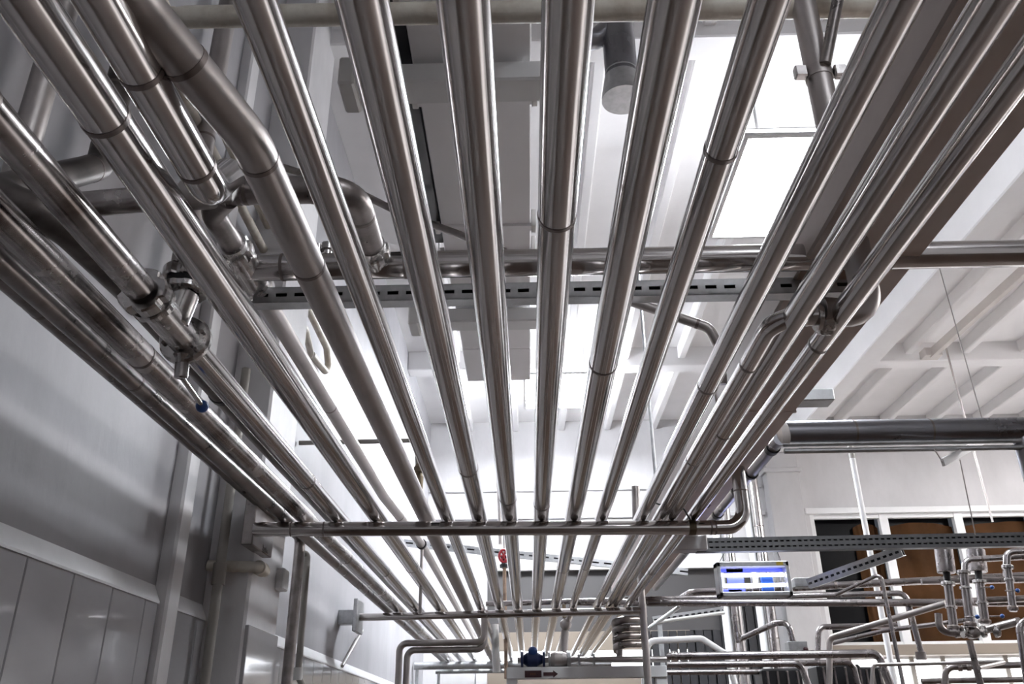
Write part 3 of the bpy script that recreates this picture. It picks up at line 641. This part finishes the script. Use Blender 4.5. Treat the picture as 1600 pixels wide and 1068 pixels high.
px_pipe('process_pipe', 'thin upright steel tube behind the grey box', [(1204, 945, 7.4), (1216, 1072, 7.4)], 7, 'steel_dim', group=G)
px_pipe('process_pipe', 'upright tube with ball joint under the long pipes', [(1146, 946, 7.0), (1153, 1002, 7.0)], 8, group=G, bands=[(.10, .016, 1.3, 'nut_steel', 'joint'), (.22, .02, 1.35, 'nut_steel', 'joint')])
px_pipe('process_pipe', 'thin looped tube low at the far right', [(1362, 1072, 5.7), (1364, 1038, 5.7), (1575, 1033, 5.5), (1530, 1043, 5.3)], 6, 'steel_matte', R=.03, group=G)
px_pipe('process_pipe', 'low pipe with ring joints and a downward elbow at far right', [(1476, 1072, 5.7), (1478, 1042, 5.7), (1660, 1036, 5.5)], 10, 'steel_dark', R=.06, bands=[(.18, .012, 1.35, 'nut_steel', 'joint'), (.23, .012, 1.35, 'nut_steel', 'joint')], group=G)
px_pipe('process_pipe', 'bottom dark pipe along the lower right edge', [(1440, 1064, 5.9), (1660, 1060, 5.8)], 9, 'steel_dark', group=G)
px_pipe('process_pipe', 'thick pipe bend rising at the right edge', [(1606, 1072, 4.7), (1592, 975, 4.7), (1640, 950, 4.7)], 11, 'steel_dim', R=.06, group=G)
px_pipe('process_pipe', 'dark slanting upright post tube under the valve tee', [(1515, 1000, 5.4), (1533, 1072, 5.4)], 10, 'steel_dark', group=G)
px_pipe('process_pipe', 'upper valve feed pipe with elbow at far right', [(1507, 905, 5.75), (1508, 874, 5.75), (1660, 866, 5.6)], 10, R=.055, bands=[(.22, .006, 1.03, 'weld', 'weld_band')], group=G)
px_pipe('process_pipe', 'second valve feed pipe with elbow nearer the right edge', [(1573, 900, 5.6), (1573, 862, 5.6), (1660, 858, 5.5)], 11, R=.05, group=G)
px_pipe('process_pipe', 'horizontal pipe behind the valve bodies', [(1440, 908, 6.3), (1660, 904, 6.2)], 10, 'steel_dim', group=G)
px_pipe('process_pipe', 'pipe behind the valves ending in a pale rim', [(1520, 938, 6.0), (1660, 932, 5.9)], 10, 'steel_dark', group=G)
px_pipe('process_pipe', 'dark horizontal manifold pipe under the valves', [(1492, 990, 5.6), (1530, 986, 5.6), (1592, 970, 5.3)], 12, 'steel_dark', group=G)
px_pipe('process_pipe', 'curved pipe sweeping from the slanting pipes into the manifold', [(1466, 958, 5.6), (1468, 985, 5.6), (1500, 990, 5.6)], 11, 'steel_dark', R=.08, group=G)
def poppet(px, y0, y1, Y, label, head=True, wb=13):
    a, b = at(px, y0, Y=Y), at(px+ (y1-y0)*.13, y1, Y=Y); ax = (b-a).normalized(); L = (b-a).length
    k = (a-V((0, 0, ZC))).dot(FW)/F
    t = thing('process_valve', b, label, 'valve', 'upright process valves')
    r = wb*k/2
    if head:
        obj('actuator', lathe(a, ax, [(0, r*1.9), (.004, r*2.05), (.30*L, r*2.05), (.31*L, r*1.8)], 24), 'steel_dim', t)
        obj('yoke', cyl(a+ax*L*.31, a+ax*L*.42, r*.8, seg=14), 'black', t)
    s = .42 if head else 0
    obj('clamp', nut(a+ax*L*(s+.02), ax, r*1.55, .022, 4, .12), 'nut_steel', t)
    obj('body', cyl(a+ax*L*s, b, r), 'steel_dim', t)
    obj('clamp', nut(a+ax*L*(s+.30), ax, r*1.35, .014, 4, .1), 'nut_steel', t)
    obj('lower_clamp', nut(b-ax*.02, ax, r*1.4, .02, 4, .1), 'weld', t)
    return t
pv = []
pv.append(poppet(1474, 856, 985, 5.5, 'valve with bright cylinder head left in the valve group'))
pv.append(poppet(1524, 858, 975, 5.9, 'valve with bright cylinder head behind the first one'))
pv.append(poppet(1505, 892, 980, 5.4, 'valve body under the upper feed elbow', head=False, wb=13))
pv.append(poppet(1574, 884, 955, 5.4, 'valve body with ring clamp nearest the right edge', head=False, wb=11))
for i, (px, py, Y, par) in enumerate(((1550, 917, 5.5, pv[1]), (1590, 922, 5.3, pv[3]), (1527, 963, 5.3, pv[2]), (1566, 962, 5.3, pv[3]))):
    p = at(px, py, Y=Y); st_ = obj('lever', cyl(p, p+V((-.06, .03, .004)), .004, seg=8), 'steel', par); obj('knob', ball(p, .013), 'blue', st_)
tee2 = thing('valve_tee', at(1520, 990, Y=5.35), 'round dark tee face in the middle of the manifold pipe', 'pipe fitting')
p = at(1519, 988, Y=5.45); obj('face', lathe(p, V((0, -1, 0)), [(-.03, .035), (.03, .038), (.04, .03), (.045, .012)], 24), 'steel_dark', tee2)
for dx in (-.05, .07, .15): obj('ring', nut(p+V((dx, .0, .006)), AX, .037, .016, 6, .08), 'nut_steel', tee2)
gb = thing('control_box', at(1245, 1010, Y=6.5), 'small light grey box with a red knob on a pipe end', 'box')
a, b = at(1234, 1018, Y=6.45), at(1255, 1003, Y=6.55); obj('case', bbox(a, b, .004), 'galvanized', gb)
obj('knob', ball(at(1259, 1014, Y=6.45), .018), 'dark_red', gb)
px_pipe('flange_joint', 'bolted flange foot under the turned down middle pipe', [(1438, 1018, 6.3), (1440, 1030, 6.3)], 16, 'steel_dark', group=G, cat='pipe fitting')
# dark machinery masses at the bottom edge
for i, (px0, px1, y0, lab) in enumerate(((1195, 1240, 1046, 'dark machine housing at the bottom left of the pipes'), (1283, 1330, 1040, 'dark motor housing under the short low pipe'), (1344, 1362, 1044, 'dark machine block right of the short low pipe'))):
    t = thing('machine_housing', at((px0+px1)/2, 1075, Y=6.9), lab, 'machine')
    a, b = at(px0, 1085, Y=6.8), at(px1, y0, Y=7.0); obj('case', bbox(V((a.x, 6.8, a.z-.5)), V((b.x, 7.05, b.z)), .015), 'black', t)
    for k in range(4):
        x = a.x+(b.x-a.x)*(k+.5)/4; obj('rib', bbox(V((x-.008, 6.78, a.z-.4)), V((x+.008, 6.81, b.z-.02)), .003), 'steel_dark', t)

# ------------------------------------------------------------------ lower centre: post, frame, pump line
post = thing('support_post', W(.835, 6.42, -ZC), 'upright steel post at the right end of the second support rail', 'post')
obj('tube', sweep(BM(), [W(.84, 6.42, -ZC+.005), W(.84, 6.42, 1.10)], .026, 20), 'steel_matte', post)
obj('socket', cyl(W(.84, 6.42, .79), W(.84, 6.42, .88), .029), 'steel_matte', post)
wf = thing('machine_stand', W(.4, 6.65, .3), 'pale frame beam at the bottom with a red arrow sign', 'frame')
obj('beam', bbox(W(-.16, 6.62, .395), W(1.01, 6.72, .475), .004), 'white_paint', wf)
obj('leg', bbox(W(.93, 6.63, -ZC+.005), W(1.01, 6.71, .40), .004), 'white_paint', wf)
obj('leg', bbox(W(-.16, 6.63, -ZC+.005), W(-.08, 6.71, .40), .004), 'white_paint', wf)
sg = obj('sign_plate', box(BM(), at(820, 1058, Y=6.612), at(846, 1047, Y=6.618)), 'dark_red', wf)
for k in range(3):
    p_ = at(829.5+k*3.2, 1052.5, Y=6.609); obj('sign_mark', bbox(p_+V((-.006, 0, -.008)), p_+V((.005, .003, .008)), 0), 'orange_ink', wf)
bm = BM(); a = at(849, 1052.5, Y=6.614); k = .0051
vs = [bm.verts.new(a+V((x*k, dy, z*k))) for dy in (0, .004) for x, z in ((0, -2.4), (14, -2.4), (14, -5), (21, 0), (14, 5), (14, 2.4), (0, 2.4))]
bm.faces.new(vs[:7]); bm.faces.new(vs[7:])
for i in range(7): bm.faces.new((vs[i], vs[(i+1) % 7], vs[7+(i+1) % 7], vs[7+i]))
obj('arrow', bm, 'dark_red', wf)
pl = thing('pump_line', W(.1, 6.65, .5), 'horizontal pump pipe with flanges above the pale frame', 'pipe')
obj('tube', sweep(BM(), [W(-.08, 6.67, .528), W(1.02, 6.67, .520)], .022), 'steel_matte', pl)
for x in (.155, .295, .305, .375, .485): obj('flange', cyl(W(x-.007, 6.67, .527), W(x+.007, 6.67, .527), .062 if x < .35 else .045), 'galvanized', pl)
obj('reducer', lathe(W(.165, 6.67, .527), AX, [(0, .045), (.03, .055), (.09, .055), (.12, .045)], 20), 'steel_matte', pl)
bvv = thing('ball_valve', W(.035, 6.66, .47), 'dark blue flanged valve body at the bottom middle', 'valve')
obj('body', lathe(W(-.035, 6.66, .53), AX, [(0, .03), (.03, .052), (.10, .052), (.14, .03)], 20), 'navy', bvv)
for x in (-.045, .115): obj('flange', cyl(W(x-.009, 6.66, .53), W(x+.009, 6.66, .53), .064), 'navy', bvv)
obj('cap', ball(W(.035, 6.64, .585), .035), 'blue', bvv)
ck = thing('tube_coil', W(.75, 6.62, .58), 'stack of four dark steel tube bends left of the upright post', 'coil')
for k in range(4):
    h = .80-.058*k
    obj('tube_bend', sweep(BM(), fillet([W(.84, 6.72, h+.01), W(.72, 6.62, h), W(.66, 6.70, h-.01), W(.68, 6.9, h-.02)], .06), .027, 16), 'steel_dark', ck)
px_pipe('process_pipe', 'upright pump body pipe beside the tube coil', [(968, 968, 6.7), (968, 1030, 6.7)], 10, 'steel_dark')
px_pipe('process_pipe', 'pale upright at the foot of the left rack pipes', [(773, 975, 8.2), (776, 1050, 8.2)], 12, 'plastic_white')
sp = thing('strainer', at(884, 975, Y=7.3), 'upright pipe with ball strainer behind the second rail', 'pipe fitting')
obj('stem', cyl(at(881, 940, Y=7.3), at(882, 965, Y=7.3), .016), 'brass_dark', sp); obj('ball', ball(at(884, 975, Y=7.3), .048), 'steel_matte', sp); obj('tube', cyl(at(883, 985, Y=7.3), at(880, 1030, Y=7.3), .032), 'steel_matte', sp)
px_pipe('white_handrail', 'white painted rail with a downward bend before the strip curtain', [(1000, 1160, 8.0), (1012, 1001, 8.0), (1096, 997, 8.0), (1135, 1022, 8.0), (1215, 1300, 8.0)], 10, 'white_paint', cat='rail')
sr = channel('slotted_channel', 'slotted rail with a lamp batten below the long pipes by the doorway', at(1020, 968, Y=8.4), at(1132, 952, Y=8.4), .06, .05, period=.06)
p_ = at(1030, 966, Y=8.42); obj('post', bbox(V((p_.x-.02, 8.40, .005)), V((p_.x+.02, 8.44, p_.z)), .003), 'galvanized', sr)
px_pipe('batten', 'pale tube batten under the small slotted rail', [(1022, 972, 8.38), (1132, 957, 8.38)], 5, 'plastic_white', cat='lamp')
px_pipe('brace', 'bright diagonal brace behind the upright post', [(1010, 984, 7.6), (1062, 947, 7.6)], 6, 'galvanized', cat='brace')
px_pipe('upright_pipe', 'short open pipe stub standing behind the rack at right', [(993, 760, 5.2), (995, 830, 5.2)], 13, 'steel_matte')
px_pipe('upright_pipe', 'thin pale upright seen between the middle rack pipes', [(771, 520, 9.0), (782, 850, 9.0)], 6, 'steel_matte')
